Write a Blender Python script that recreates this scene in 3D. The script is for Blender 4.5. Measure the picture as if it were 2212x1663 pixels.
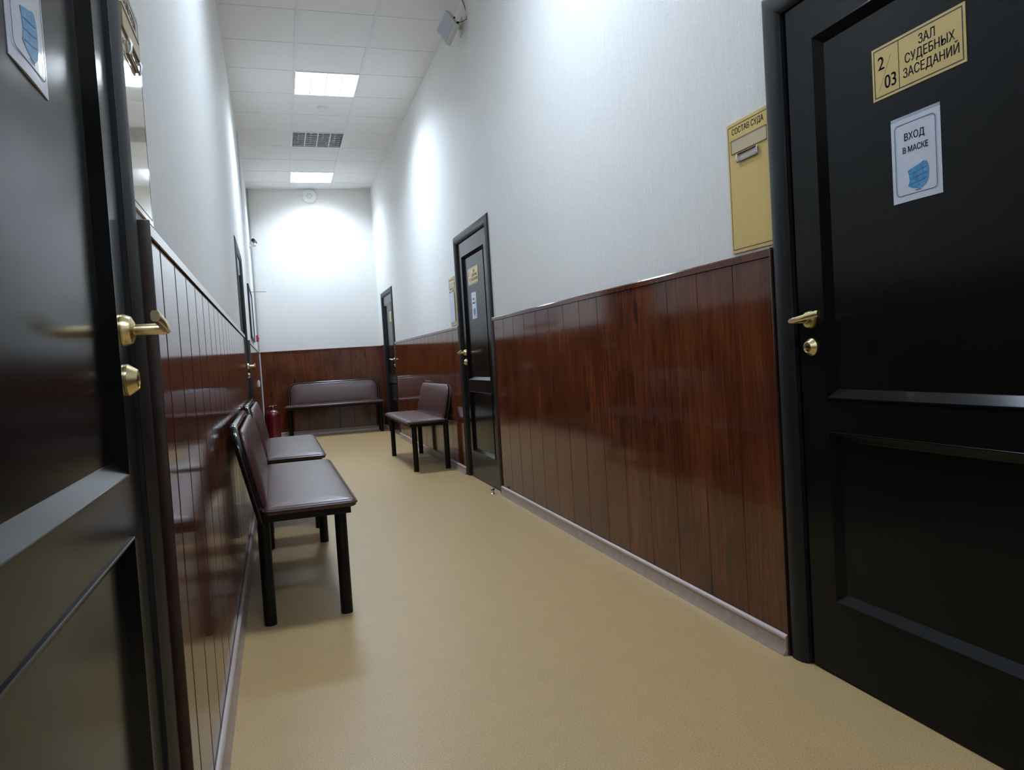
import bpy, bmesh, math, random
from mathutils import Vector, Matrix
random.seed(7)
PI = math.pi
for o in list(bpy.data.objects): bpy.data.objects.remove(o)
scene = bpy.context.scene
C = scene.collection

# ------------------------------------------------------------------ camera
def set_camera(f_px, yaw, pitch, roll, h):
    cy, sy, cp, sp = math.cos(yaw), math.sin(yaw), math.cos(pitch), math.sin(pitch)
    f = Vector((sy*cp, cy*cp, sp)); r = Vector((cy, -sy, 0)); u = r.cross(f)
    cr, sr = math.cos(roll), math.sin(roll)
    r2 = cr*r + sr*u; u2 = -sr*r + cr*u
    cam = bpy.data.cameras.new('camera'); ob = bpy.data.objects.new('camera', cam); C.objects.link(ob)
    M = Matrix((r2, u2, -f)).transposed().to_4x4(); M.translation = Vector((0, 0, h))
    ob.matrix_world = M
    cam.sensor_fit = 'HORIZONTAL'; cam.sensor_width = 36.0
    cam.lens = 36.0*f_px/2212.0; cam.clip_start = 0.02; cam.clip_end = 100
    scene.camera = ob
set_camera(1584.3, 0.3026, -0.0395, -0.0616, 1.0197)

# ------------------------------------------------------------------ world, exposure
w = bpy.data.worlds.new('world'); scene.world = w; w.use_nodes = True
w.node_tree.nodes['Background'].inputs[0].default_value = (0.02, 0.02, 0.02, 1)
w.node_tree.nodes['Background'].inputs[1].default_value = 0.2
vs = scene.view_settings
vs.view_transform = 'Standard'; vs.look = 'None'; vs.gamma = 1.0; vs.use_curve_mapping = False
vs.exposure = 0.42
scene.display_settings.display_device = 'sRGB'

# ------------------------------------------------------------------ room constants
H = 3.765            # ceiling height
RX = 1.515           # plaster face of the right wall
LA = -0.0077         # left wall runs very slightly outwards
def LX(y): return -0.2300 + math.tan(LA)*y      # plaster face of the left wall
GX = 0.308           # ceiling grid line
GY0 = 5.905 - 0.6*13
LIGHT_Y = [-1.295, 2.905, 7.105, 10.705]                # lit fixtures (near edge)
OFF_Y = [8.905]                   # unlit fixtures
YB = -3.0            # wall behind the camera

# lamps of the fixtures (the louvre keeps the beam inside a cone)
POWER = [(24.0, 160), (25.0, 168), (31.0, 140), (23.0, 136)]      # watts, spread of the louvred beam
for y, (pw_, spr) in zip(LIGHT_Y, POWER):
    L = bpy.data.lights.new('fixture_light', 'AREA'); L.shape = 'SQUARE'; L.size = 0.54
    L.energy = pw_; L.color = (0.68, 0.845, 1.08); L.spread = math.radians(spr)
    lo = bpy.data.objects.new('fixture_light', L); C.objects.link(lo)
    lo.location = (GX+0.3, y+0.3, H-0.012)

# ------------------------------------------------------------------ materials
def newmat(name):
    m = bpy.data.materials.new(name); m.use_nodes = True
    nt = m.node_tree; b = nt.nodes['Principled BSDF']
    return m, nt, b
def setp(b, **k):
    for n, v in k.items():
        n = n.replace('_', ' ')
        if n in b.inputs: b.inputs[n].default_value = v
def simple(name, col, rough=0.5, metal=0.0, coat=0.0, spec=0.5, noise=0.0, nscale=60.0, bump=0.0):
    m, nt, b = newmat(name)
    setp(b, Base_Color=(*col, 1), Roughness=rough, Metallic=metal, Coat_Weight=coat, Specular_IOR_Level=spec)
    b.inputs['Coat Roughness'].default_value = 0.08
    if noise > 0 or bump > 0:
        tc = nt.nodes.new('ShaderNodeTexCoord'); n = nt.nodes.new('ShaderNodeTexNoise')
        n.inputs['Scale'].default_value = nscale; n.inputs['Detail'].default_value = 4
        nt.links.new(tc.outputs['Object'], n.inputs['Vector'])
        if noise > 0:
            r = nt.nodes.new('ShaderNodeValToRGB')
            r.color_ramp.elements[0].position = 0.3; r.color_ramp.elements[1].position = 0.7
            r.color_ramp.elements[0].color = (*[c*(1-noise) for c in col], 1)
            r.color_ramp.elements[1].color = (*[min(1, c*(1+noise)) for c in col], 1)
            nt.links.new(n.outputs['Fac'], r.inputs['Fac']); nt.links.new(r.outputs['Color'], b.inputs['Base Color'])
        if bump > 0:
            bp = nt.nodes.new('ShaderNodeBump'); bp.inputs['Strength'].default_value = bump; bp.inputs['Distance'].default_value = 0.002
            nt.links.new(n.outputs['Fac'], bp.inputs['Height']); nt.links.new(bp.outputs['Normal'], b.inputs['Normal'])
    return m
def emis(name, col, s):
    m, nt, b = newmat(name)
    setp(b, Base_Color=(*col, 1), Emission_Color=(*col, 1), Emission_Strength=s)
    return m

def wallpaper():
    m, nt, b = newmat('wallpaper')
    N = nt.nodes.new; tc = N('ShaderNodeTexCoord'); mp = N('ShaderNodeMapping')
    mp.inputs['Scale'].default_value = (70, 70, 7)
    n = N('ShaderNodeTexNoise'); n.inputs['Scale'].default_value = 1.6; n.inputs['Detail'].default_value = 6; n.inputs['Roughness'].default_value = 0.6
    n2 = N('ShaderNodeTexNoise'); n2.inputs['Scale'].default_value = 38; n2.inputs['Detail'].default_value = 5; n2.inputs['Distortion'].default_value = 1.6
    r = N('ShaderNodeValToRGB')
    r.color_ramp.elements[0].position = 0.25; r.color_ramp.elements[0].color = (0.755, 0.74, 0.70, 1)
    r.color_ramp.elements[1].position = 0.75; r.color_ramp.elements[1].color = (0.83, 0.815, 0.775, 1)
    ad = N('ShaderNodeMath'); ad.operation = 'ADD'
    bp = N('ShaderNodeBump'); bp.inputs['Strength'].default_value = 0.5; bp.inputs['Distance'].default_value = 0.002
    l = nt.links.new
    l(tc.outputs['Object'], mp.inputs['Vector']); l(mp.outputs['Vector'], n.inputs['Vector']); l(tc.outputs['Object'], n2.inputs['Vector'])
    l(n.outputs['Fac'], r.inputs['Fac']); l(r.outputs['Color'], b.inputs['Base Color'])
    l(n.outputs['Fac'], ad.inputs[0]); l(n2.outputs['Fac'], ad.inputs[1]); l(ad.outputs[0], bp.inputs['Height'])
    l(bp.outputs['Normal'], b.inputs['Normal'])
    setp(b, Roughness=0.62, Specular_IOR_Level=0.35)
    return m

def woodpanel():
    m, nt, b = newmat('wainscot_wood')
    N = nt.nodes.new; l = nt.links.new
    tc = N('ShaderNodeTexCoord')
    sx = N('ShaderNodeSeparateXYZ'); l(tc.outputs['Object'], sx.inputs[0])
    # vertical grain
    mp = N('ShaderNodeMapping'); mp.inputs['Scale'].default_value = (60, 60, 2.2); l(tc.outputs['Object'], mp.inputs['Vector'])
    g = N('ShaderNodeTexNoise'); g.inputs['Scale'].default_value = 1.7; g.inputs['Detail'].default_value = 7; g.inputs['Roughness'].default_value = 0.65; g.inputs['Distortion'].default_value = 0.7
    l(mp.outputs['Vector'], g.inputs['Vector'])
    # cloudy stain
    mc = N('ShaderNodeMapping'); mc.inputs['Scale'].default_value = (3.2, 3.2, 1.6); l(tc.outputs['Object'], mc.inputs['Vector'])
    c = N('ShaderNodeTexNoise'); c.inputs['Scale'].default_value = 1.5; c.inputs['Detail'].default_value = 3; l(mc.outputs['Vector'], c.inputs['Vector'])
    # knots
    mk = N('ShaderNodeMapping'); mk.inputs['Scale'].default_value = (9.5, 9.5, 3.4); l(tc.outputs['Object'], mk.inputs['Vector'])
    nd = N('ShaderNodeTexNoise'); nd.inputs['Scale'].default_value = 5; l(mk.outputs['Vector'], nd.inputs['Vector'])
    mx = N('ShaderNodeMixRGB'); mx.inputs[0].default_value = 0.16; l(mk.outputs['Vector'], mx.inputs[1]); l(nd.outputs['Color'], mx.inputs[2])
    v = N('ShaderNodeTexVoronoi'); v.inputs['Scale'].default_value = 1.0; l(mx.outputs[0], v.inputs['Vector'])
    kr = N('ShaderNodeValToRGB'); kr.color_ramp.elements[0].position = 0.06; kr.color_ramp.elements[0].color = (1, 1, 1, 1)
    kr.color_ramp.elements[1].position = 0.20; kr.color_ramp.elements[1].color = (0, 0, 0, 1); l(v.outputs['Distance'], kr.inputs['Fac'])
    a = N('ShaderNodeMath'); a.operation = 'MULTIPLY_ADD'; a.inputs[1].default_value = 0.62; l(g.outputs['Fac'], a.inputs[0])
    cc = N('ShaderNodeMath'); cc.operation = 'MULTIPLY'; cc.inputs[1].default_value = 0.5; l(c.outputs['Fac'], cc.inputs[0]); l(cc.outputs[0], a.inputs[2])
    r = N('ShaderNodeValToRGB'); e = r.color_ramp.elements
    e[0].position = 0.36; e[0].color = (0.042, 0.0100, 0.0050, 1)
    e[1].position = 0.74; e[1].color = (0.165, 0.050, 0.0180, 1)
    e2 = r.color_ramp.elements.new(0.55); e2.color = (0.094, 0.0235, 0.0090, 1)
    l(a.outputs[0], r.inputs['Fac'])
    mm = N('ShaderNodeMixRGB'); mm.blend_type = 'MIX'; mm.inputs[2].default_value = (0.016, 0.006, 0.004, 1)
    ks = N('ShaderNodeMath'); ks.operation = 'MULTIPLY'; ks.inputs[1].default_value = 0.75
    l(kr.outputs['Color'], ks.inputs[0]); l(ks.outputs[0], mm.inputs[0]); l(r.outputs['Color'], mm.inputs[1]); l(mm.outputs[0], b.inputs['Base Color'])
    setp(b, Roughness=0.095, Specular_IOR_Level=0.52)
    bp = N('ShaderNodeBump'); bp.inputs['Strength'].default_value = 0.012; bp.inputs['Distance'].default_value = 0.001
    l(g.outputs['Fac'], bp.inputs['Height']); l(bp.outputs['Normal'], b.inputs['Normal'])
    return m

def floormat():
    m, nt, b = newmat('linoleum')
    N = nt.nodes.new; l = nt.links.new
    tc = N('ShaderNodeTexCoord')
    n1 = N('ShaderNodeTexNoise'); n1.inputs['Scale'].default_value = 260; n1.inputs['Detail'].default_value = 3
    n2 = N('ShaderNodeTexNoise'); n2.inputs['Scale'].default_value = 9; n2.inputs['Detail'].default_value = 5
    l(tc.outputs['Object'], n1.inputs['Vector']); l(tc.outputs['Object'], n2.inputs['Vector'])
    r = N('ShaderNodeValToRGB'); e = r.color_ramp.elements
    e[0].position = 0.34; e[0].color = (0.375, 0.250, 0.108, 1); e[1].position = 0.62; e[1].color = (0.565, 0.390, 0.184, 1)
    l(n1.outputs['Fac'], r.inputs['Fac'])
    r2 = N('ShaderNodeValToRGB'); r2.color_ramp.elements[0].position = 0.3; r2.color_ramp.elements[0].color = (0.95, 0.95, 0.95, 1)
    r2.color_ramp.elements[1].position = 0.7; r2.color_ramp.elements[1].color = (1.01, 1.01, 1.01, 1); l(n2.outputs['Fac'], r2.inputs['Fac'])
    mm = N('ShaderNodeMixRGB'); mm.blend_type = 'MULTIPLY'; mm.inputs[0].default_value = 1; l(r.outputs['Color'], mm.inputs[1]); l(r2.outputs['Color'], mm.inputs[2])
    v = N('ShaderNodeTexVoronoi'); v.inputs['Scale'].default_value = 120; l(tc.outputs['Object'], v.inputs['Vector'])
    vr = N('ShaderNodeValToRGB'); vr.color_ramp.elements[0].position = 0.04; vr.color_ramp.elements[0].color = (1, 1, 1, 1)
    vr.color_ramp.elements[1].position = 0.12; vr.color_ramp.elements[1].color = (0, 0, 0, 1); l(v.outputs['Distance'], vr.inputs['Fac'])
    vm = N('ShaderNodeMath'); vm.operation = 'MULTIPLY'; vm.inputs[1].default_value = 0.3; l(vr.outputs['Color'], vm.inputs[0])
    m3 = N('ShaderNodeMixRGB'); m3.inputs[2].default_value = (0.12, 0.09, 0.06, 1); l(vm.outputs[0], m3.inputs[0]); l(mm.outputs[0], m3.inputs[1])
    l(m3.outputs[0], b.inputs['Base Color'])
    setp(b, Roughness=0.38, Specular_IOR_Level=0.38)
    bp = N('ShaderNodeBump'); bp.inputs['Strength'].default_value = 0.05; bp.inputs['Distance'].default_value = 0.001
    l(n2.outputs['Fac'], bp.inputs['Height']); l(bp.outputs['Normal'], b.inputs['Normal'])
    return m

def maskmat():
    # pale blue printed surgical mask with three darker pleats and mottled ink
    m, nt, b = newmat('blue_print')
    N = nt.nodes.new; l = nt.links.new
    tc = N('ShaderNodeTexCoord'); n = N('ShaderNodeTexNoise'); n.inputs['Scale'].default_value = 130; n.inputs['Detail'].default_value = 3
    l(tc.outputs['Object'], n.inputs['Vector'])
    r = N('ShaderNodeValToRGB'); r.color_ramp.elements[0].position = 0.35; r.color_ramp.elements[0].color = (0.035, 0.22, 0.46, 1)
    r.color_ramp.elements[1].position = 0.65; r.color_ramp.elements[1].color = (0.10, 0.36, 0.62, 1)
    l(n.outputs['Fac'], r.inputs['Fac']); l(r.outputs['Color'], b.inputs['Base Color'])
    setp(b, Roughness=0.4)
    return m

M_WALL = wallpaper(); M_WOOD = woodpanel(); M_FLOOR = floormat()
M_WOODEND = simple('dark_wood_edge', (0.028, 0.009, 0.006), 0.3, noise=0.3, nscale=40)
M_TILE = simple('ceiling_tile', (0.87, 0.85, 0.83), 0.9, noise=0.03, nscale=90, bump=0.25)
M_GRID = simple('ceiling_grid_metal', (0.80, 0.80, 0.80), 0.5)
M_DOOR = simple('black_door_paint', (0.0060, 0.0062, 0.0064), 0.17, noise=0.03, nscale=6, spec=0.15)
M_CASE = simple('black_casing_paint', (0.0080, 0.0085, 0.0100), 0.45, noise=0.2, nscale=25, spec=0.4)
M_BASE = simple('taupe_baseboard_plastic', (0.36, 0.275, 0.225), 0.38, noise=0.12, nscale=30)
M_BASECAP = simple('taupe_baseboard_edge', (0.52, 0.43, 0.39), 0.35)
M_BRASS = simple('brass', (0.78, 0.64, 0.34), 0.30, metal=1.0, noise=0.08, nscale=20)
M_BRASSD = simple('dark_brass', (0.20, 0.16, 0.09), 0.3, metal=1.0)
M_CHROME = simple('chrome', (0.75, 0.75, 0.77), 0.15, metal=1.0)
M_STEEL = simple('brushed_steel', (0.55, 0.55, 0.55), 0.35, metal=1.0)
M_BLACKT = simple('black_gloss_tube', (0.008, 0.007, 0.008), 0.16, coat=0.5)
M_BLACK = simple('black_paint', (0.0035, 0.003, 0.003), 0.45, spec=0.25)
M_VINYL = simple('brown_vinyl', (0.074, 0.030, 0.025), 0.33, noise=0.12, nscale=160, bump=0.16)
M_PIPE = simple('dark_piping', (0.045, 0.024, 0.026), 0.3)
M_GOLD = simple('gold_acrylic', (0.66, 0.475, 0.155), 0.22, noise=0.03, nscale=12)
M_GOLDM = simple('gold_acrylic_polished', (0.60, 0.46, 0.20), 0.035, noise=0.03, nscale=12, coat=1.0)
M_INK = simple('dark_ink', (0.022, 0.012, 0.012), 0.4)
M_INKN = simple('navy_ink', (0.035, 0.055, 0.10), 0.45)
M_PAPER = simple('laminated_paper', (0.62, 0.66, 0.76), 0.30, coat=0.5, noise=0.03, nscale=40)
M_LAM = simple('laminate_edge', (0.33, 0.37, 0.42), 0.2, coat=0.8)
M_BLUE = maskmat()
M_BLUED = simple('deep_blue_ink', (0.02, 0.13, 0.32), 0.4)
M_SLOT = simple('tan_name_slip', (0.56, 0.45, 0.28), 0.4)
M_SLOTE = simple('slot_edge', (0.30, 0.22, 0.09), 0.3)
M_CLEAR = simple('clear_holder', (0.50, 0.43, 0.40), 0.1, coat=1.0)
M_WHITE = simple('white_plastic', (0.80, 0.80, 0.78), 0.4)
M_WHITES = simple('white_duct_plastic', (0.78, 0.79, 0.80), 0.3)
M_CREAM = simple('cream_plastic', (0.60, 0.57, 0.45), 0.4)
M_GREY = simple('grey_plastic', (0.33, 0.34, 0.35), 0.4)
M_SHADE = simple('dark_grey_plastic', (0.10, 0.10, 0.10), 0.4)
M_BOXF = simple('pale_grey_panel', (0.50, 0.52, 0.57), 0.4)
M_BOXS = simple('off_white_shell', (0.62, 0.61, 0.56), 0.4)
M_RED = simple('red_paint', (0.11, 0.006, 0.011), 0.28, coat=0.4)
M_REDP = simple('red_plastic', (0.45, 0.02, 0.03), 0.35)
M_LOUV = simple('louvre_aluminium', (0.80, 0.81, 0.82), 0.38, metal=1.0)
M_REFL = simple('reflector_aluminium', (0.42, 0.43, 0.44), 0.3, metal=1.0)
M_TUBE_ON = emis('lit_tube', (0.86, 0.94, 1.0), 34.0)
M_LOUVW = simple('white_louvre', (0.85, 0.86, 0.88), 0.35)
M_TUBE = simple('unlit_tube', (0.80, 0.80, 0.80), 0.2)
M_BOARD = simple('notice_sheet', (0.55, 0.60, 0.68), 0.35)

# ------------------------------------------------------------------ mesh helpers
class MB:
    """collects shapes and links them as one mesh object"""
    def __init__(s): s.bm = bmesh.new()
    def box(s, x0, x1, y0, y1, z0, z1, bev=0.0, seg=2):
        x0, x1 = min(x0, x1), max(x0, x1); y0, y1 = min(y0, y1), max(y0, y1); z0, z1 = min(z0, z1), max(z0, z1)
        r = bmesh.ops.create_cube(s.bm, size=1.0); vs_ = r['verts']
        for v in vs_:
            v.co = Vector((x0+(v.co.x+.5)*(x1-x0), y0+(v.co.y+.5)*(y1-y0), z0+(v.co.z+.5)*(z1-z0)))
        if bev > 0:
            es = list({e for v in vs_ for e in v.link_edges})
            bmesh.ops.bevel(s.bm, geom=es, offset=bev, segments=seg, affect='EDGES', profile=0.5)
        return s
    def rings(s, rings, cap0=True, cap1=True, closed=True):
        """loft successive rings (lists of points of equal length)"""
        R = [[s.bm.verts.new(Vector(p)) for p in r] for r in rings]
        n = len(R[0])
        for a, b in zip(R[:-1], R[1:]):
            for i in range(n if closed else n-1):
                j = (i+1) % n
                try: s.bm.faces.new((a[i], a[j], b[j], b[i]))
                except ValueError: pass
        if cap0: s.bm.faces.new(list(reversed(R[0])))
        if cap1: s.bm.faces.new(R[-1])
        return s
    def lathe(s, prof, c=(0, 0, 0), axis='z', n=28, cap=True):
        """prof: list of (radius, height along the axis)"""
        rings = []
        for r, h in prof:
            ring = []
            for i in range(n):
                a = 2*PI*i/n; u, v = r*math.cos(a), r*math.sin(a)
                p = {'z': (u, v, h), 'y': (u, h, v), 'x': (h, u, v)}[axis]
                ring.append((c[0]+p[0], c[1]+p[1], c[2]+p[2]))
            rings.append(ring)
        return s.rings(rings, cap, cap)
    def tube(s, pts, r, n=12, ry=None, cap=True):
        pts = [Vector(p) for p in pts]; ry = ry or r
        rings = []; up = None
        for i, p in enumerate(pts):
            t = (pts[min(i+1, len(pts)-1)] - pts[max(i-1, 0)]).normalized()
            if up is None:
                up = Vector((0, 0, 1)) if abs(t.z) < 0.9 else Vector((0, 1, 0))
            a = (up - t*up.dot(t)).normalized(); b = t.cross(a); up = a
            rings.append([p + a*math.cos(2*PI*k/n)*r + b*math.sin(2*PI*k/n)*ry for k in range(n)])
        return s.rings(rings, cap, cap)
    def closed_tube(s, pts, r, n=8):
        pts = [Vector(p) for p in pts]; m = len(pts); rings = []; up = None
        for i, p in enumerate(pts):
            t = (pts[(i+1) % m] - pts[i-1]).normalized()
            if up is None: up = Vector((0, 0, 1)) if abs(t.z) < .9 else Vector((0, 1, 0))
            a = (up - t*up.dot(t)).normalized(); b = t.cross(a)
            rings.append([p + a*math.cos(2*PI*k/n)*r + b*math.sin(2*PI*k/n)*r for k in range(n)])
        rings.append(rings[0])
        s.rings(rings, False, False)
        bmesh.ops.remove_doubles(s.bm, verts=s.bm.verts, dist=1e-6)
        return s
    def quad(s, a, b, c, d):
        s.bm.faces.new([s.bm.verts.new(Vector(p)) for p in (a, b, c, d)]); return s
    def poly(s, pts, d=None):
        """flat polygon; with d, extruded by the vector d"""
        if d is None:
            s.bm.faces.new([s.bm.verts.new(Vector(p)) for p in pts]); return s
        d = Vector(d)
        return s.rings([[Vector(p) for p in pts], [Vector(p)+d for p in pts]])
    def build(s, name, mat, parent=None, smooth=False, recalc=True, angle=40):
        if recalc: bmesh.ops.recalc_face_normals(s.bm, faces=s.bm.faces)
        me = bpy.data.meshes.new(name); s.bm.to_mesh(me); s.bm.free()
        for m in (mat if isinstance(mat, (list, tuple)) else [mat]): me.materials.append(m)
        if smooth:
            for p in me.polygons: p.use_smooth = True
            me.set_sharp_from_angle(angle=math.radians(angle))
        o = bpy.data.objects.new(name, me); C.objects.link(o)
        if parent: o.parent = parent
        return o

def empty(name, loc=(0, 0, 0), rz=0.0):
    o = bpy.data.objects.new(name, None); C.objects.link(o); o.location = loc; o.rotation_euler = (0, 0, rz)
    o.empty_display_size = 0.1
    return o
def tag(o, label=None, cat=None, group=None, kind=None):
    if label: o['label'] = label
    if cat: o['category'] = cat
    if group: o['group'] = group
    if kind: o['kind'] = kind
    return o
def struct(o, label=None): return tag(o, label=label, kind='structure')
def dup(o, parent=None):
    c = o.copy(); C.objects.link(c)
    if parent: c.parent = parent
    for ch in list(o.children): dup(ch, c)
    return c

# wall frames: local +Y points out of the wall, +Z up, local -X is the viewer's right
class Frame:
    def __init__(s, side): s.side = side
    def at(s, name, t, z=0.0, d=0.0):
        """an Empty on the wall; t = world y (side walls) or world x (end wall)"""
        if s.side == 'R': return empty(name, (RX-d, t, z), PI/2)
        if s.side == 'L': return empty(name, (LX(t)+d, t, z), -PI/2-LA)
        if s.side == 'E':
            return empty(name, (t, EY(t)-d, z), PI+EA)
EA = -0.0623
def EY(x): return 11.662 + math.tan(EA)*(x-1.507)
FR, FL, FE = Frame('R'), Frame('L'), Frame('E')

# ------------------------------------------------------------------ the room shell
MB().box(-1.2, 2.6, YB-.3, 12.6, -.1, 0).build('floor', M_FLOOR)
struct(bpy.data.objects['floor'], 'beige speckled linoleum corridor floor')

HW = 0.475       # half of a door's wall opening
OT = 2.025       # top of the opening
DOOR_R = [1.430, 5.735, 10.62]
DOOR_L = [0.950, 6.545]
def wall_with_openings(name, xf, thick, y0, y1, doors, label):
    """plaster wall; xf(y) is its face, thick signed away from the corridor"""
    b = MB()
    def seg(a, c, z0, z1):
        p = [(xf(a), a), (xf(c), c), (xf(c)+thick, c), (xf(a)+thick, a)]
        b.rings([[(x, y, z0) for x, y in p], [(x, y, z1) for x, y in p]])
    y = y0
    for d in doors:
        seg(y, d-HW, 0, H+.02); seg(d-HW, d+HW, OT, H+.02); y = d+HW
    seg(y, y1, 0, H+.02)
    return struct(b.build(name, M_WALL), label)
wall_with_openings('wall_right', lambda y: RX, .14, YB, EY(RX)+.15, DOOR_R, 'right plaster wall in pale textured wallpaper')
wall_with_openings('wall_left', LX, -.14, YB, EY(-.3)+.15, DOOR_L, 'left plaster wall in pale textured wallpaper')
b = MB(); xa, xb = -.55, 1.75
p = [(xa, EY(xa)), (xb, EY(xb)), (xb, EY(xb)+.12), (xa, EY(xa)+.12)]
b.rings([[(x, y, 0) for x, y in p], [(x, y, H+.02) for x, y in p]])
struct(b.build('wall_back', M_WALL), 'end wall of the corridor in pale wallpaper')
struct(MB().box(-.6, 1.8, YB-.12, YB, 0, H).build('wall_front', M_WALL))
# solid backing behind the doors so that no opening shows the outside
struct(MB().box(RX+.14, RX+.18, YB, 12.0, 0, 2.3).build('wall_outer_right', M_WALL))
struct(MB().box(-.62, -.58, YB, 12.0, 0, 2.3).build('wall_outer_left', M_WALL))

# ceiling: tiles between grid bars, the fixtures' cells left open
cells = set()
for y in LIGHT_Y+OFF_Y: cells.add(round((y-GY0)/0.6))
b = MB()
ny = int((12.3-GY0)/0.6)+1
k0 = int((YB-GY0)/0.6)-1
for k in range(k0, ny):
    ya, yb = GY0+k*.6, GY0+(k+1)*.6
    for j in (-2, -1, 0, 1, 2):
        if j == 0 and k in cells: continue
        xa_, xb_ = GX+j*.6, GX+(j+1)*.6
        b.box(xa_, xb_, ya, yb, H, H+.015)
ceil = struct(b.build('ceiling', M_TILE), 'suspended ceiling of pale mineral tiles')
b = MB()
for x in (GX, GX+.6): b.box(x-.012, x+.012, YB, 12.2, H-.004, H-.0005)
for k in range(k0, ny): b.box(-.35, 1.6, GY0+k*.6-.006, GY0+k*.6+.006, H-.0025, H-.0004)
b.build('ceiling_grid', M_GRID, ceil)

# ------------------------------------------------------------------ fixtures in the ceiling
def fixture(lit):
    r = empty('ceiling_light')
    b = MB(); t = .012
    for a in ((-.30, -.30+t, -.30, .30), (.30-t, .30, -.30, .30), (-.30+t, .30-t, -.30, -.30+t), (-.30+t, .30-t, .30-t, .30)):
        b.box(*a, -.006, .004)
    b.build('frame', M_WHITE, r)
    b = MB()
    b.box(-.298, .298, -.298, .298, .098, .102)
    for a in ((-.298, -.294, -.298, .298), (.294, .298, -.298, .298), (-.294, .294, -.298, -.294), (-.294, .294, .294, .298)): b.box(*a, 0.004, .098)
    b.build('housing', M_LOUVW if lit else M_REFL, r)
    for i in range(4):
        x = -.2145+i*.143
        b = MB(); b.tube([(x, -.285, .062), (x, .285, .062)], .013, 12)
        b.build('lamp_tube', M_TUBE_ON if lit else M_TUBE, r, smooth=True)
    m = M_LOUVW if lit else M_LOUV
    b = MB()
    for x in (-.143, 0, .143):
        b = MB(); b.box(x-.004, x+.004, -.288, .288, -.002, .045); b.build('divider', M_LOUVW, r)
    for i in range(4):
        x = -.2145+i*.143
        for k in range(7):
            b = MB()
            y = -.252+k*.084
            # blades dip towards the middle of each cell
            pts = [(x-.066, y, 0.0), (x-.066, y, .028)]
            n = 6
            for q in range(n+1):
                u = q/n; pts.append((x-.066+.132*u, y, .028-.014*math.sin(PI*u)))
            pts.append((x+.066, y, 0.0))
            b.poly(pts, (0, .003, 0)); b.build('blade', m, r)
    return r
fl = fixture(True); fo = fixture(False)
lit_names = ['lit square louvred ceiling light out of view over the near doors', 'lit square louvred ceiling light out of view above the first bench', 'nearer glowing square ceiling light, the larger of the two in view', 'farther glowing square ceiling light close to the end wall']
for i, y in enumerate(LIGHT_Y):
    o = fl if i == 0 else dup(fl)
    o.location = (GX+.3, y+.3, H)
    tag(o, lit_names[i], 'ceiling light', 'lit louvred ceiling lights')
off_names = ['unlit grey louvred ceiling light between the two glowing ones']
for i, y in enumerate(OFF_Y):
    o = fo if i == 0 else dup(fo)
    o.location = (GX+.3, y+.3, H)
    tag(o, off_names[i], 'ceiling light')

b = MB(); b.lathe([(.012, -.034), (.03, -.032), (.038, -.026), (.040, -.016), (.052, -.012), (.055, -.004), (.055, -.0005)], (0.606, 8.07, H), n=28)
o = b.build('smoke_detector', M_WHITE, smooth=True)
tag(o, 'small round white smoke detector on the ceiling between the lights', 'smoke detector')

# ------------------------------------------------------------------ wainscot, rails and baseboards
WTOP = 1.31; WDS = {'R': .014, 'L': .022, 'E': .014}; WD = .014
def wainscot(name, fr, t0, t1, grooves, label, caps=(True, True), flip=1):
    """boards in front of the plaster from t0 to t1 along the wall"""
    r = fr.at(name, (t0+t1)/2); tc = (t0+t1)/2; WD = WDS[fr.side]
    s = 1 if fr.side == 'R' else -1
    X = lambda t: s*(t-tc)
    if fr.side == 'L': X = lambda t: -(t-tc)/math.cos(LA)
    if fr.side == 'E': X = lambda t: -(t-tc)/math.cos(EA)
    a, c = sorted((X(t0), X(t1)))
    gs = sorted(X(g) for g in grooves if t0+.02 < g < t1-.02)
    prof = [(a, WD)]
    gw, gd = (.008, .0035) if fr.side == 'L' else (.0035, .002)
    for g in gs: prof += [(g-gw, WD), (g-gw*.3, WD-gd), (g+gw*.3, WD-gd), (g+gw, WD)]
    prof += [(c, WD)]
    full = prof + [(c, .0005), (a, .0005)]
    b = MB(); b.rings([[(x, y, .0) for x, y in full], [(x, y, WTOP-.028) for x, y in full]])
    b.build('board_panel', M_WOOD, r)
    b = MB(); z = WTOP
    pr = [(.0005, z-.0275), (WD-.004, z-.0275), (WD-.004, z-.0255), (WD+.006, z-.0255), (WD+.0065, z-.006), (WD+.004, z-.0015), (WD, z), (.0005, z)]
    b.rings([[(a, y, zz) for y, zz in pr], [(c, y, zz) for y, zz in pr]])
    b.build('top_rail', M_WOOD, r)
    for on, x, sg in ((caps[0], X(t0), 1), (caps[1], X(t1), -1)):
        if not on: continue
        sg2 = 1 if x == a else -1
        b = MB(); xx = sorted((x, x+sg2*-.006))
        b.box(xx[0], xx[1], .0005, WD+.008, 0, WTOP+.001, bev=.0025)
        tag(b.build('end_cap', M_WOODEND, r, smooth=True), 'darker brown end cap')
    struct(r, label)
    return r
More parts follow.
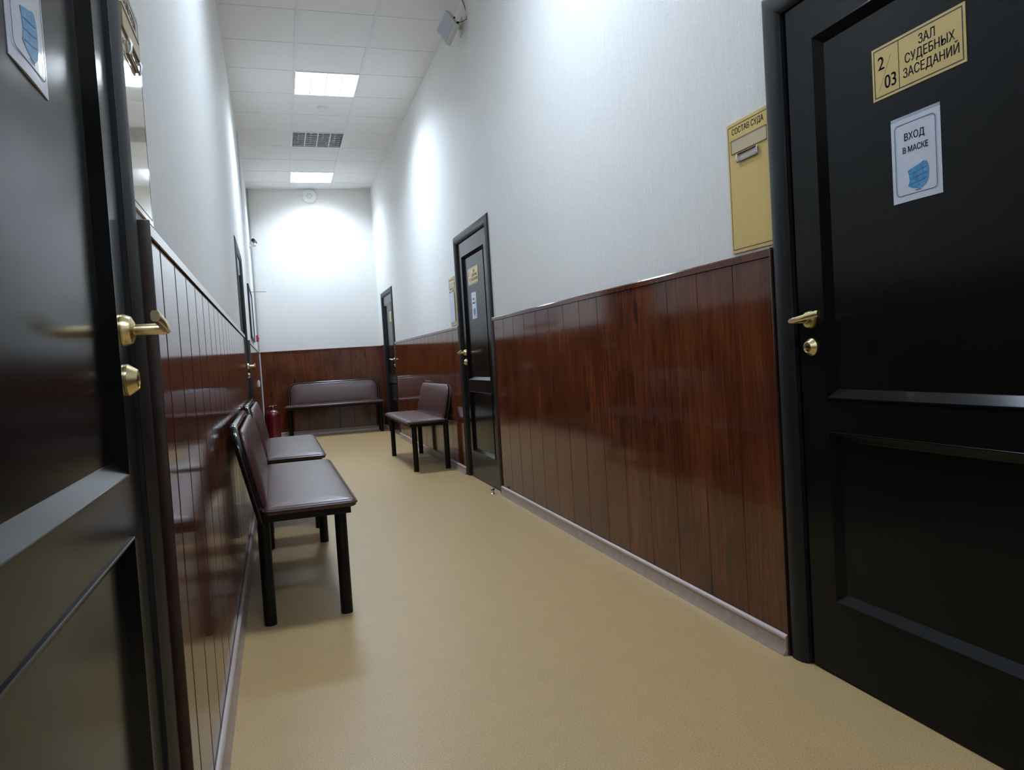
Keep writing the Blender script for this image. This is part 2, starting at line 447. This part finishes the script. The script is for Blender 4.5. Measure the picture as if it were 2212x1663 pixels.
def baseboard(name, fr, t0, t1, label=None):
    tc = (t0+t1)/2; r = fr.at(name, tc)
    L = abs(t1-t0)/2-.001; WD = WDS[fr.side]
    b = MB()
    d0 = WD+.0005
    pr = [(d0, 0.0), (d0+.024, 0.0), (d0+.022, .006), (d0+.014, .016), (d0+.0125, .046), (d0+.0125, .056), (d0+.009, .062), (d0+.003, .064), (d0, .063)]
    b.rings([[(-L, y, z) for y, z in pr], [(L, y, z) for y, z in pr]])
    b.build('board', M_BASE, r, smooth=True, angle=50)
    b = MB()
    pr = [(d0+.0127, .050), (d0+.0140, .052), (d0+.0135, .060), (d0+.009, .0648), (d0+.002, .0655), (d0+.002, .0645), (d0+.009, .0622), (d0+.0127, .0562)]
    b.rings([[(-L, y, z) for y, z in pr], [(L, y, z) for y, z in pr]])
    b.build('top_lip', M_BASECAP, r, smooth=True, angle=50)
    struct(r, label)
CW = 0.545       # casing outer half width
dR = [(d-CW, d+CW) for d in DOOR_R]; dL = [(d-CW, d+CW) for d in DOOR_L]
gr = [2.189+.2285*k for k in range(-30, 60)]
gl = [1.66+.2265*k for k in range(-30, 60)]
segR = [(dR[0][1]+.001, dR[1][0]-.001), (dR[1][1]+.001, dR[2][0]-.001), (dR[2][1]+.001, EY(RX)-.0155), (YB, dR[0][0]-.001)]
segL = [(dL[0][1]+.001, dL[1][0]-.001), (dL[1][1]+.001, EY(-.3)-.02), (YB, dL[0][0]-.001)]
n = 0
capsR = [(True, True), (True, True), (True, False), (False, True)]
for i, (s0, s1) in enumerate(segR):
    n += 1
    wainscot('trim_%d' % n, FR, s0, s1, gr, ['red-brown wood wainscot on the right wall between the first and second doors', 'red-brown wood wainscot on the right wall behind the single bench', 'narrow wood wainscot strip in the far right corner', 'wood wainscot on the right wall behind the near door'][i], capsR[i])
    baseboard('baseboard_right' + ('' if i == 0 else '_%d' % (i+1)), FR, s0, s1)
capsL = [(True, True), (True, False), (False, True)]
for i, (s0, s1) in enumerate(segL):
    n += 1
    wainscot('trim_%d' % n, FL, s0, s1, gl, ['glossy wood wainscot on the left wall behind the two benches', 'wood wainscot on the left wall beyond the far door', 'wood wainscot on the left wall behind the camera side'][i], capsL[i])
    baseboard('baseboard_left' + ('' if i == 0 else '_%d' % (i+1)), FL, s0, s1)
xe0, xe1 = LX(11.7)+.0225, RX-WD-.0005
wainscot('trim_%d' % (n+1), FE, xe0, xe1, [-.1+.2285*k for k in range(10)], 'red-brown wood wainscot across the end wall', (False, False))
baseboard('baseboard_back', FE, xe0+.014, xe1-.014)

# ------------------------------------------------------------------ doors
def door(name, fr, t, hs, label, dz=0.0, handle_mat=None, silver=False):
    """hs = +1 when the handle sits towards local +X; local origin at the opening's centre on the floor"""
    HM = handle_mat or M_BRASS
    r = fr.at(name, t); LEAF_D = LEAF[fr.side]; CD = -.008 if fr.side == 'L' else 0.0
    # casing round the opening: rounded profile mitred at the top corners
    b = MB()
    prof = [(0.0, -.02), (0.0, .004), (.006, .0115), (.018, .0180), (.034, .021), (.050, .019), (.060, .014), (.066, .007), (.068, .0005), (.068, .0005)]
    prof = [(a_*.078/.068, max(b_+CD, .0006)) for a_, b_ in prof]
    inn = CW-.078; top = 2.000
    prof = [(0.0, .0005)]+prof[1:-1]
    def ring(x, z, dirx, dirz): return [(x+dirx*w_, y_, z+dirz*w_) for w_, y_ in prof]
    b.rings([ring(-inn, 0, -1, 0), ring(-inn, top, -1, 1), ring(inn, top, 1, 1), ring(inn, 0, 1, 0)])
    b.build('casing', M_CASE, r, smooth=True, angle=35)
    # jamb lining inside the opening
    b = MB(); LH = .452; zt = 2.003
    for sg in (-1, 1):
        pl = [(sg*(HW-.001), -.12), (sg*(LH+.002), -.12), (sg*(LH+.002), -.022), (sg*(HW-.011), -.022), (sg*(HW-.011), -.0003), (sg*(HW-.001), -.0003)]
        b.rings([[(x, y, 0) for x, y in pl], [(x, y, OT-.001) for x, y in pl]])
    pl = [(-.12, OT-.001), (-.12, zt), (-.022, zt), (-.022, OT-.011), (-.0003, OT-.011), (-.0003, OT-.001)]
    b.rings([[(-LH-.002, y, z) for y, z in pl], [(LH+.002, y, z) for y, z in pl]])
    b.build('jamb', M_CASE, r)
    # leaf with two recessed panels
    LW = .450; FY = LEAF_D; BY = FY-.045; z0, z1 = .006, 2.0
    pw = .342
    P = [(.232+dz, .742+dz), (.838+dz, 1.880)]
    b = MB()
    def rect(x0, x1, a, c, y): return [(x0, y, a), (x1, y, a), (x1, y, c), (x0, y, c)]
    # face strips
    for q in ((-LW, -pw, z0, z1), (pw, LW, z0, z1), (-pw, pw, z0, P[0][0]), (-pw, pw, P[0][1], P[1][0]), (-pw, pw, P[1][1], z1)):
        b.quad(*rect(q[0], q[1], q[2], q[3], FY))
    b.quad(*rect(-LW, LW, z0, z1, BY))
    b.quad((-LW, FY, z0), (-LW, BY, z0), (-LW, BY, z1), (-LW, FY, z1)); b.quad((LW, FY, z0), (LW, BY, z0), (LW, BY, z1), (LW, FY, z1))
    b.quad((-LW, FY, z0), (LW, FY, z0), (LW, BY, z0), (-LW, BY, z0)); b.quad((-LW, FY, z1), (LW, FY, z1), (LW, BY, z1), (-LW, BY, z1))
    bmesh.ops.remove_doubles(b.bm, verts=b.bm.verts, dist=1e-6)
    leaf = b.build('leaf', M_DOOR, r)
    for a, c in P:
        b = MB()
        pf = [(0, 0.0), (.0, .003), (.001, .004), (.0035, .004), (.0045, .003), (.0265, -.0145), (.0280, -.0155), (.20, -.0155)]
        rr = []
        for w_, d_ in pf[:-1]:
            rr.append(rect(-pw+w_, pw-w_, a+w_, c-w_, FY+d_))
        b.rings(rr, False, True)
        b.build('door_panel', M_DOOR, r, smooth=False)
        bb = bpy.data.objects
    # handle: rose, neck, flat lever pointing to the hinges
    hx, hz = hs*(LW-.052), 1.073+dz
    h = MB(); h.lathe([(.0265, 0), (.0265, .004), (.0225, .014), (.0150, .0175), (.012, .019)], (hx, FY+.0003, hz), 'y', 28)
    ho = h.build('handle', HM, r, smooth=True, angle=30)
    h = MB(); h.lathe([(.0095, .0), (.0095, .046), (.008, .048)], (hx, FY+.0185, hz), 'y', 18)
    h.build('neck', HM, ho, smooth=True)
    h = MB(); y_ = FY+.066
    e = -hs
    # flat tapered bar, rising a little towards its end
    st = [(-.014, -.002, -.002, .0050), (-.008, 0, -.001, .0068), (.02, .001, .002, .0072), (.06, .002, .007, .0080), (.104, .001, .0125, .0092), (.112, 0, .0135, .0086)]
    h.rings([[(hx+e*u, y_+dy+c_*.0065, hz+dz_+s_*hh) for c_, s_ in ((1, -.55), (1, .55), (.55, 1), (-.55, 1), (-1, .55), (-1, -.55), (-.55, -1), (.55, -1))] for u, dy, dz_, hh in st])
    h.build('lever', HM, ho, smooth=True)
    # lock escutcheon: bevelled cone with keyway
    kz = .991+dz
    h = MB(); h.lathe([(.0265, 0), (.0265, .004), (.0165, .0180), (.0150, .0185), (.0150, .0155)], (hx, FY+.0003, kz), 'y', 28)
    ko = h.build('lock', HM, r, smooth=True, angle=25)
    h = MB(); h.box(hx-.0075, hx+.0075, FY+.0156, FY+.0180, kz-.004, kz+.011, bev=.002); h.box(hx-.004, hx+.004, FY+.0156, FY+.0180, kz-.013, kz-.002, bev=.0015)
    tag(h.build('cylinder', M_BRASSD, ko, smooth=True), 'dark key cylinder')
    # latch plate on the leaf's edge
    h = MB(); h.box(hs*(LW+.0003), hs*(LW+.0012), FY-.030, FY-.006, kz-.014, kz+.014)
    h.build('strike_plate', M_STEEL, r)
    struct(r, label)
    return r
LEAF = {'R': -.003, 'L': -.005}
door('door_1', FR, DOOR_R[0], 1, 'near right black panelled door with a gold courtroom plate')
door('door_2', FR, DOOR_R[1], 1, 'middle right black panelled door beyond the wainscot')
door('door_3', FR, DOOR_R[2], -1, 'far right black door beside the end wall bench', handle_mat=M_CHROME)
door('door_4', FL, DOOR_L[0], -1, 'near left black panelled door seen edge on', dz=.028)
door('door_5', FL, DOOR_L[1], -1, 'far left black door beyond the benches')

# ------------------------------------------------------------------ lettering
def text_mesh(parts, name, mat, parent, d, thick=.0003):
    """parts: (string, x right of the sign's centre, z centre, cap height, width), raised on the sign's face"""
    bm = bmesh.new()
    for st, tx, tz, cap, wd in parts:
        cu = bpy.data.curves.new('t', 'FONT'); cu.body = st; cu.size = 1.0; cu.align_x = 'CENTER'
        cu.extrude = .5
        ob = bpy.data.objects.new('t', cu); C.objects.link(ob)
        dg = bpy.context.evaluated_depsgraph_get()
        me = bpy.data.meshes.new_from_object(ob.evaluated_get(dg))
        xs_ = [v.co.x for v in me.vertices]; x0, x1 = min(xs_), max(xs_)
        bold = cap*.055
        kx = (wd-bold)/(x1-x0); kz = cap/.70
        xc = (x0+x1)/2
        me.transform(Matrix(((-kx, 0, 0, -tx+kx*xc-bold/2), (0, 0, thick, d+thick/2), (0, kz, 0, tz-cap/2), (0, 0, 0, 1))))
        bm.from_mesh(me); me.transform(Matrix.Translation((bold, 0, 0))); bm.from_mesh(me)
        bpy.data.objects.remove(ob); bpy.data.curves.remove(cu); bpy.data.meshes.remove(me)
    me = bpy.data.meshes.new(name); bm.to_mesh(me); bm.free(); me.materials.append(mat)
    o = bpy.data.objects.new(name, me); C.objects.link(o); o.parent = parent
    return o
def frame_lines(b, w_, h_, t, d, r=0.0, th=.0003):
    """rectangular border line, centred, optionally with rounded corners"""
    def outline(i):
        a, c = w_/2-i, h_/2-i; rr = max(r-i, 0.0)
        if rr <= 0: return [(-a, -c), (a, -c), (a, c), (-a, c)] if r == 0 else [(-a, -c)]*1
        pts = []
        for cx, cz, a0 in ((a-rr, -c+rr, -PI/2), (a-rr, c-rr, 0), (-a+rr, c-rr, PI/2), (-a+rr, -c+rr, PI)):
            for k in range(7): an = a0+PI/2*k/6; pts.append((cx+rr*math.cos(an), cz+rr*math.sin(an)))
        return pts
    o_, i_ = outline(0), outline(t)
    O = [(x, d, z) for x, z in o_]; I = [(x, d, z) for x, z in i_]
    O2 = [(x, d+th, z) for x, z in o_]; I2 = [(x, d+th, z) for x, z in i_]
    b.rings([O, O2, I2, I, O], False, False)
    return b

HALL = [('ЗАЛ', .033, .036, .0225, .048), ('СУДЕБНЫХ', .0385, .005, .0225, .143), ('ЗАСЕДАНИЙ', .0405, -.029, .0225, .160)]
def door_plate(fr, t, zc, n1, n2, label, w_=.275, h_=.134):
    r = fr.at('door_plate', t, zc, LEAF[fr.side])
    b = MB(); b.box(-w_/2, w_/2, -.0155, -.0133, -h_/2, h_/2)
    yf = -.0133
    b.build('plate', M_GOLD, r)
    b = MB(); frame_lines(b, w_-.012, h_-.012, .0028, yf)
    xd = w_/2-.086*w_/.275
    b.box(xd-.001, xd+.001, yf, yf+.0003, -h_/2+.008, h_/2-.008)
    # slanted stroke between the two numbers
    b.poly([(w_/2-.022, yf, -.044), (w_/2-.0212, yf, -.044), (w_/2-.0618, yf, .037), (w_/2-.0626, yf, .037)], (0, .0002, 0))
    b.build('border', M_INK, r)
    L = -w_/2; k = w_/.275
    xr = (-(w_/2-.086) + w_/2)/2+.0
    text_mesh([(n1, L+.030*k, .024, .033, .021*k)], 'room_number', M_INK, r, yf)
    text_mesh([(n2, L+.058*k, -.028, .033, .019*k*len(n2))], 'room_number', M_INK, r, yf)
    for q in HALL: text_mesh([(q[0], q[1]*k, q[2], q[3], q[4]*k)], 'lettering', M_INK, r, yf)
    tag(r, label, 'sign', 'gold courtroom plates on the doors')
    return r
def mask_sheet(fr, t, zc, label, w_=.147, h_=.210, tilt=0.0):
    r = fr.at('mask_notice', t, zc, LEAF[fr.side])
    b = MB()
    # laminated sheet, slightly bowed off the door
    nx = 8
    rows = []
    for k in range(nx+1):
        x = -w_/2+w_*k/nx; bow = .0015*math.sin(PI*k/nx)
        rows.append([(x, -.0153, -h_/2), (x, -.0142+bow, -h_/2), (x, -.0142+bow, h_/2-.0045), (x, -.0153, h_/2-.0045)])
    b.rings(rows)
    b.build('sheet', M_PAPER, r)
    b = MB(); b.box(-w_/2, w_/2, -.0153, -.0144, h_/2-.0045, h_/2+.004)
    tag(b.build('laminate_strip', M_LAM, r), 'grey laminate margin')
    yf = -.0126
    b = MB(); frame_lines(b, w_-.024, h_-.032, .0014, yf, r=.011)
    bd = b.build('border', M_INKN, r)
    for q in [('ВХОД', -.001, .0546, .0175, .061), ('В МАСКЕ', .001, .0227, .0145, .0766)]: text_mesh([q], 'lettering', M_INKN, r, yf)
    # the blue surgical mask drawn on the sheet
    MX, MZ = -.009, -.008
    out = [(.034, -.022), (.020, -.018), (.000, -.013), (-.014, -.008), (-.022, -.010), (-.0275, -.020), (-.029, -.034), (-.027, -.050), (-.020, -.064), (-.008, -.072), (.006, -.071), (.022, -.066), (.034, -.060), (.030, -.052), (.029, -.042), (.031, -.030)]
    b = MB(); b.poly([(x+MX, yf, z+MZ) for x, z in out], (0, .0003, 0))
    mk = b.build('printed_mask', M_BLUE, r)
    b = MB()
    for zz in (-.030, -.043, -.056):
        pts = [(x+MX, z+MZ) for x, z in ((.027, zz-.002), (.010, zz+.001), (-.008, zz+.003), (-.024, zz+.007))]
        b.poly([(x, yf+.0004, z+.0009) for x, z in pts]+[(x, yf+.0004, z-.0009) for x, z in reversed(pts)], (0, .0002, 0))
    b.poly([(-.015, yf+.0004, -.082), (.003, yf+.0004, -.0808), (.003, yf+.0004, -.0822), (-.015, yf+.0004, -.0836)], (0, .0002, 0))
    b.build('printed_pleats', M_BLUED, mk)
    tag(r, label, 'notice', 'laminated mask notices on the doors')
    return r
door_plate(FR, 1.431, 1.691, '2', '03', 'gold courtroom plate 2/03 on the near right door')
door_plate(FR, 5.790, 1.690, '2', '0', 'gold courtroom plate on the middle right door', w_=.325)
mask_sheet(FR, 1.443, 1.451, 'white notice asking for masks on the near right door')
mask_sheet(FR, 5.805, 1.447, 'white mask notice on the middle right door')
mask_sheet(FL, 1.000, 1.484, 'white mask notice on the near left door, seen at a slant')
# far right door's pale plate
r = FR.at('door_plate', 10.47, 1.685, LEAF['R'])
MB().box(-.13, .13, -.0155, -.0133, -.07, .07).build('plate', M_GOLD, r)
for q in HALL: text_mesh([q], 'lettering', M_INK, r, -.0133)
tag(r, 'small pale gold plate on the far right door', 'sign', 'gold courtroom plates on the doors')

def court_plaque(fr, t, zc, label, w_=.232, h_=.436, gloss=False, paper=False, clips=True, left=False):
    r = fr.at('wall_plaque', t, zc, 0)
    mat = M_GOLDM if gloss else M_GOLD
    yf = .005
    MB().box(-w_/2, w_/2, .0006, yf, -h_/2, h_/2, bev=.0006, seg=1).build('plate', mat, r)
    b = MB(); frame_lines(b, w_-.014, h_-.022, .0024, yf); b.build('border', M_INK, r)
    text_mesh([('СОСТАВ СУДА', -.002, h_/2-.031, .0195, .171)], 'lettering', M_INK, r, yf)
    # wide name slot
    zs = h_/2-.081
    MB().box(-.095, .092, yf, yf+.0016, zs-.021, zs+.021).build('name_slip', M_SLOT, r)
    b = MB(); b.box(-.096, .093, yf, yf+.003, zs+.021, zs+.0228); b.box(-.096, .093, yf, yf+.003, zs-.0228, zs-.021); b.box(.092, .0935, yf, yf+.003, zs-.021, zs+.021)
    b.build('name_slot_frame', M_SLOTE, r)
    # small clear holder with metal ends
    zs = h_/2-.125
    b = MB(); b.box(-.050, .054, yf, yf+.004, zs-.0125, zs+.0125, bev=.0015)
    ho = b.build('clear_holder', M_CLEAR, r, smooth=True)
    b = MB()
    b.tube([(-.052, yf+.006, zs+.013), (.056, yf+.006, zs+.013)], .0022, 8)
    b.tube([(-.048, yf+.006, zs-.013), (.052, yf+.006, zs-.013)], .0014, 8)
    b.build('holder_bar', M_BRASSD, ho, smooth=True)
    for x in (-.052, .056):
        b = MB(); b.tube([(x, yf+.004, zs-.015), (x, yf+.0075, zs-.008), (x, yf+.009, zs+.004), (x, yf+.005, zs+.015)], .0028, 8)
        b.build('clip', M_CHROME, ho, smooth=True)
    if paper:
        b = MB(); b.box(-.086, .088, yf+.0044, yf+.0054, -h_/2+.030, h_/2-.140)
        b.build('list_sheet', M_BOARD, r)
    tag(r, label, 'plaque', 'gold court composition plaques')
    return r
court_plaque(FR, 2.0775, 1.540, 'gold court composition plaque with empty field beside the near right door')
court_plaque(FR, 6.470, 1.545, 'gold plaque with a pale list sheet beyond the middle right door', paper=True)
court_plaque(FL, 1.614, 1.558, 'mirror-bright gold plaque on the left wall beside the near left door', gloss=True, w_=.232)

# ------------------------------------------------------------------ benches
def rrect(a, c0, c1, r_top, r_bot, i, n=7):
    """outline of a rectangle |x|<=a, c0<=z<=c1, with its corner radii, inset by i"""
    a -= i; c0 += i; c1 -= i
    rt, rb = max(r_top-i, .002), max(r_bot-i, .002)
    pts = []
    for cx, cz, rr, a0 in ((a-rb, c0+rb, rb, -PI/2), (a-rt, c1-rt, rt, 0), (-a+rt, c1-rt, rt, PI/2), (-a+rb, c0+rb, rb, PI)):
        for k in range(n):
            an = a0+PI/2*k/(n-1); pts.append((cx+rr*math.cos(an), cz+rr*math.sin(an)))
    return pts
def cushion(b, a, c0, c1, rt, rb, th, puff, fn):
    """pillow-like pad; fn maps (u, v, depth) to a point"""
    prof = [(.012, 0.0), (.003, .12*th), (0, .4*th), (.001, .62*th), (.006, .84*th), (.015, .97*th), (.030, th+.25*puff), (.06, th+.6*puff), (.10, th+.85*puff), (.14, th+puff)]
    m = min(a, (c1-c0)/2)*.93
    rings = [[fn(u, v, d) for u, v in rrect(a, c0, c1, rt, rb, min(i, m))] for i, d in prof]
    return b.rings(rings)
def bench():
    r = empty('bench')
    HX = .665
    # seat pad
    b = MB(); cushion(b, .725, -.148, .215, .022, .022, .032, .010, lambda u, v, d: (u, v, .447+d))
    seat = b.build('seat', M_VINYL, r, smooth=True, angle=60)
    b = MB(); b.closed_tube([(u, v, .4655) for u, v in rrect(.7265, -.1495, .2165, .022, .022, 0)], .0042, 8)
    b.build('piping', M_PIPE, seat, smooth=True)
    # back pad, leaning to the wall
    SL = .078/.355
    def back(u, v, d):   # v = height, d = depth towards the sitter
        return (u, -.150-(v-.44)*SL+.002+d*.976, v+d*SL*.976)
    b = MB(); cushion(b, .655, .462, .785, .105, .012, .024, .010, back)
    b.build('backrest', M_VINYL, r, smooth=True, angle=60)
    # back frame: a single bent tube behind the pad
    pts = []
    rc = .115; zt = .797; hx = .672
    path = [(-hx, .40), (-hx, zt-rc)] + [(-hx+rc-rc*math.cos(t), zt-rc+rc*math.sin(t)) for t in [PI/2*k/8 for k in range(1, 9)]]
    path += [(x, z) for x, z in [(-x_, z_) for x_, z_ in reversed(path)]]
    pts = [(x, -.162-max(z-.44, -.04)*SL, z) for x, z in path]
    b = MB(); b.tube(pts, .0155, 14, .0155)
    b.build('back_frame', M_BLACKT, r, smooth=True)
    for z in (.50, .70):
        b = MB(); b.tube([(-.66, -.162-(z-.44)*SL, z), (.66, -.162-(z-.44)*SL, z)], .009, 8)
        b.build('back_rail', M_BLACK, r, smooth=True)
    # seat frame
    b = MB()
    b.box(-.695, .695, .165, .192, .418, .447); b.box(-.695, .695, -.148, -.121, .418, .447)
    b.box(-.695, -.668, -.121, .165, .418, .447); b.box(.668, .695, -.121, .165, .418, .447)
    b.box(-.66, .66, .0, .03, .428, .447)
    b.build('seat_frame', M_BLACK, r)
    for sx in (-1, 1):
        for sy in (.150, -.150):
            b = MB()
            if sy > 0: b.lathe([(.024, 0.0), (.0245, .004), (.0240, .43)], (sx*HX, sy, 0), 'z', 20)
            else: b.lathe([(.0245, 0.0), (.025, .004), (.0245, .40), (.019, .45)], (sx*HX, sy-.002, 0), 'z', 20)
            b.build('leg', M_BLACK, r, smooth=True, angle=50)
    return r
b0 = bench()
# (x, y, rotation) ; local +Y faces into the corridor
BG = 'brown vinyl waiting benches'
spots = [
    (.030, 3.760, -PI/2+.014, 'brown vinyl bench nearest on the left, legs standing in the foreground'),
    (.008, 5.500, -PI/2+.008, 'second brown bench along the left wall, behind the nearest one'),
    (1.276, 7.430, PI/2+.010, 'brown vinyl bench alone against the right wall'),
    (.740, 11.415, PI+EA, 'brown bench across the corridor against the end wall'),
]
for i, (x, y, rz, lab) in enumerate(spots):
    o = b0 if i == 0 else dup(b0)
    o.location = (x, y, 0); o.rotation_euler = (0, 0, rz)
    tag(o, lab, 'bench', BG)

# ------------------------------------------------------------------ fire extinguisher
ex = empty('fire_extinguisher', (-.150, 10.45, 0))
b = MB(); b.lathe([(.070, 0), (.074, .006), (.074, .018), (.088, .022), (.088, .40), (.086, .425), (.076, .452), (.055, .474), (.030, .486), (.024, .492), (.024, .505)], (0, 0, 0), 'z', 32)
b.build('cylinder', M_RED, ex, smooth=True, angle=30)
b = MB(); b.lathe([(.020, .500), (.022, .506), (.022, .528), (.015, .536), (.012, .552)], (0, 0, 0), 'z', 18)
b.build('valve', M_BRASSD, ex, smooth=True)
b = MB(); b.poly([(-.045, -.010, .536), (.055, -.010, .548), (.055, -.010, .555), (-.045, -.010, .545)], (0, .02, 0))
b.build('carry_handle', M_STEEL, ex)
b = MB(); b.poly([(-.010, -.009, .556), (.070, -.009, .604), (.068, -.009, .612), (-.014, -.009, .566)], (0, .018, 0))
b.build('squeeze_lever', M_RED, ex)
b = MB(); b.tube([(-.015, 0, .52), (-.06, -.01, .53), (-.098, -.01, .49), (-.106, -.01, .40), (-.103, -.01, .25)], .009, 10)
b.build('hose', M_BLACK, ex, smooth=True)
tag(ex, 'red fire extinguisher standing in the far left corner', 'fire extinguisher')

# ------------------------------------------------------------------ end wall and left wall fittings
r = FE.at('wall_speaker', .592, 3.652, 0)
b = MB(); b.lathe([(.108, .0006), (.110, .006), (.108, .018), (.098, .027), (.070, .033), (.040, .034), (.0, .034)][:-1], (0, 0, 0), 'y', 40)
b.build('housing', M_WHITE, r, smooth=True)
b = MB()
for k in range(12):
    a = 2*PI*k/12; r0, r1 = (.018, .052) if k % 2 == 0 else (.028, .046)
    ca, sa = math.cos(a), math.sin(a); q = .0028
    b.poly([(r0*ca-q*sa, .0338, r0*sa+q*ca), (r0*ca+q*sa, .0338, r0*sa-q*ca), (r1*ca+q*sa, .0338, r1*sa-q*ca), (r1*ca-q*sa, .0338, r1*sa+q*ca)], (0, .0008, 0))
b.build('sound_slots', M_GREY, r)
b = MB(); b.lathe([(.009, .034), (.009, .038), (.006, .040)], (0, 0, 0), 'y', 16); b.build('centre_cap', M_WHITE, r, smooth=True)
tag(r, 'round white loudspeaker high on the end wall under the ceiling', 'loudspeaker')

r = FL.at('security_camera', 11.20, 2.86, 0)
b = MB(); b.lathe([(.040, .0006), (.040, .012), (.028, .028), (.012, .036), (.012, .05)], (0, 0, -.035), 'y', 24); b.build('wall_mount', M_WHITE, r, smooth=True)
b = MB(); b.lathe([(.006, -.028), (.022, -.022), (.030, -.008), (.030, .008), (.022, .022), (.006, .028)], (0, .072, -.022), 'z', 24); b.build('ball_joint', M_CREAM, r, smooth=True)
b = MB(); b.tube([(.045, .058, .040), (.025, .062, .037), (-.005, .072, .030), (-.04, .084, .022)], .027, 18, .029)
b.build('camera_body', M_SHADE, r, smooth=True, angle=50)
b = MB(); b.tube([(.046, .0575, .0402), (.052, .0555, .0415)], .019, 18); b.tube([(-.036, .0827, .0228), (-.060, .091, .018)], .0215, 18)
b.build('lens_hood', M_BLACK, r, smooth=True, angle=50)
tag(r, 'small grey and white security camera high in the far left corner', 'camera')

r = FL.at('fire_call_point', 11.25, 1.497, 0)
b = MB(); b.box(-.045, .045, .0006, .034, -.048, .048, bev=.006); b.build('box', M_REDP, r, smooth=True)
b = MB(); b.lathe([(.018, .034), (.018, .038), (.015, .040)], (0, 0, 0), 'y', 18); b.build('button', M_RED, r, smooth=True)
tag(r, 'red fire alarm call point on the left wall near the corner', 'alarm')

r = FL.at('light_switch', 9.70, .872, .022)
b = MB(); b.box(-.042, .042, .0005, .010, -.042, .042, bev=.003); b.build('plate', M_WHITE, r, smooth=True)
b = MB(); b.box(-.028, .028, .010, .0145, -.028, .028, bev=.002); b.build('rocker', M_WHITE, r, smooth=True)
tag(r, 'white light switch on the wood wainscot far down the left wall', 'switch')

r = FL.at('notice_board', 9.18, 1.69, 0)
b = MB(); W2, H2, t = .64, .30, .028
b.box(-W2, W2, .0006, .018, H2-t, H2); b.box(-W2, W2, .0006, .018, -H2, -H2+t); b.box(-W2, -W2+t, .0006, .018, -H2+t, H2-t); b.box(W2-t, W2, .0006, .018, -H2+t, H2-t)
b.build('frame', M_CASE, r)
MB().box(-W2+t, W2-t, .0006, .008, -H2+t, H2-t).build('display_panel', M_BOARD, r)
tag(r, 'dark framed notice board on the left wall beyond the far door', 'notice board')

r = FL.at('bracket_rod', 10.0, 2.046, 0)
b = MB(); b.box(-.012, .012, .0006, .004, -.02, .02); b.build('wall_plate', M_GREY, r)
b = MB(); b.tube([(0, .003, 0), (0, .175, -.004), (0, .183, -.006), (0, .185, -.016)], .0042, 8); b.build('rod', M_GREY, r, smooth=True)
tag(r, 'thin grey rod sticking out of the left wall above the notice board', 'bracket')

r = FL.at('cable_duct', 8.98, 0, 0)
MB().box(-.012, .012, .0006, .016, 2.30, H-.004, bev=.002, seg=1).build('channel', M_WHITES, r)
tag(r, 'white vertical cable duct rising to the ceiling on the left wall', 'cable duct')
r = FL.at('corner_duct', EY(-.3)-.045, 0, .022)
MB().box(-.007, .007, .0005, .009, .07, WTOP+.01).build('channel', M_WHITES, r)
MB().box(-.006, .006, .0005-.0214, .006, WTOP+.0105, H-.004).build('channel', M_GREY, r)  # grey strip standing in for the dark shaded line where the walls meet
tag(r, 'thin pale cable channel low in the far left corner, added grey corner line above', 'cable duct')

# door stop on the floor
ds = empty('door_stop', (1.440, 5.255, 0))
b = MB(); b.lathe([(.016, 0), (.016, .004), (.010, .008), (.009, .028), (.013, .030), (.013, .040), (.010, .043)], (0, 0, 0), 'z', 20)
b.build('post', M_CHROME, ds, smooth=True, angle=30)
b = MB(); b.lathe([(.0142, .031), (.0142, .039)], (0, 0, 0), 'z', 20); b.build('rubber_ring', M_BLACK, ds, smooth=True, angle=30)
tag(ds, 'small metal door stop on the floor by the middle right door', 'door stop')

# white panel box on a bracket under the ceiling
pb = empty('wall_transmitter', (1.40, 5.53, 3.546))
Lc = Vector((1.326, 5.65, 3.57)); e1 = Vector((.054, -.12, .106)); e2 = Vector((.041, -.12, -.154))
nn = e1.cross(e2).normalized()
if nn.x > 0: nn = -nn
org = Vector(pb.location)
def pp(u, v, d): return Lc+e1*u+e2*v+nn*d-org
b = MB(); rings = []
for d, i in ((-.045, .03), (-.042, 0), (-.006, 0), (0, .025)):
    rings.append([pp(i, i, d), pp(1-i, i, d), pp(1-i, 1-i, d), pp(i, 1-i, d)])
b.rings(rings); b.build('box', M_BOXS, pb)
b = MB(); b.rings([[pp(.08, .06, d), pp(.92, .06, d), pp(.92, .94, d), pp(.08, .94, d)] for d in (.0002, .0015)]); b.build('front_panel', M_BOXF, pb)
b = MB()
q = pp(.55, .45, -.045); wq = Vector((RX, 5.60, 3.585))-org
b.tube([q, q.lerp(wq, .5)+Vector((0, 0, .01)), wq+Vector((-.004, 0, 0))], .016, 12)
b.build('bracket', M_CREAM, pb, smooth=True)
b = MB(); wv = Vector((RX-.005, 5.60, 3.585))-org
b.box(wv.x-.002, wv.x+.0045, wv.y-.04, wv.y+.04, wv.z-.06, wv.z+.06); b.build('wall_plate', M_CREAM, pb)
b = MB(); b.tube([pp(.95, .8, -.03), pp(1.05, .9, -.03)], .009, 10); b.tube([pp(.95, .5, -.03), pp(1.06, .5, -.035)], .007, 10)
b.build('cable_gland', M_BLACK, pb, smooth=True)
b = MB()
s0 = pp(1.05, .9, -.03)
b.tube([s0, s0+Vector((.03, -.01, .005)), s0+Vector((.065, -.0, .03)), s0+Vector((.072, .0, .08)), Vector((RX-.012, 5.50, H-.004))-org], .0035, 8)
b.build('cable', M_SHADE, pb, smooth=True)
tag(pb, 'tilted white box with a cable high on the right wall at the ceiling', 'transmitter')
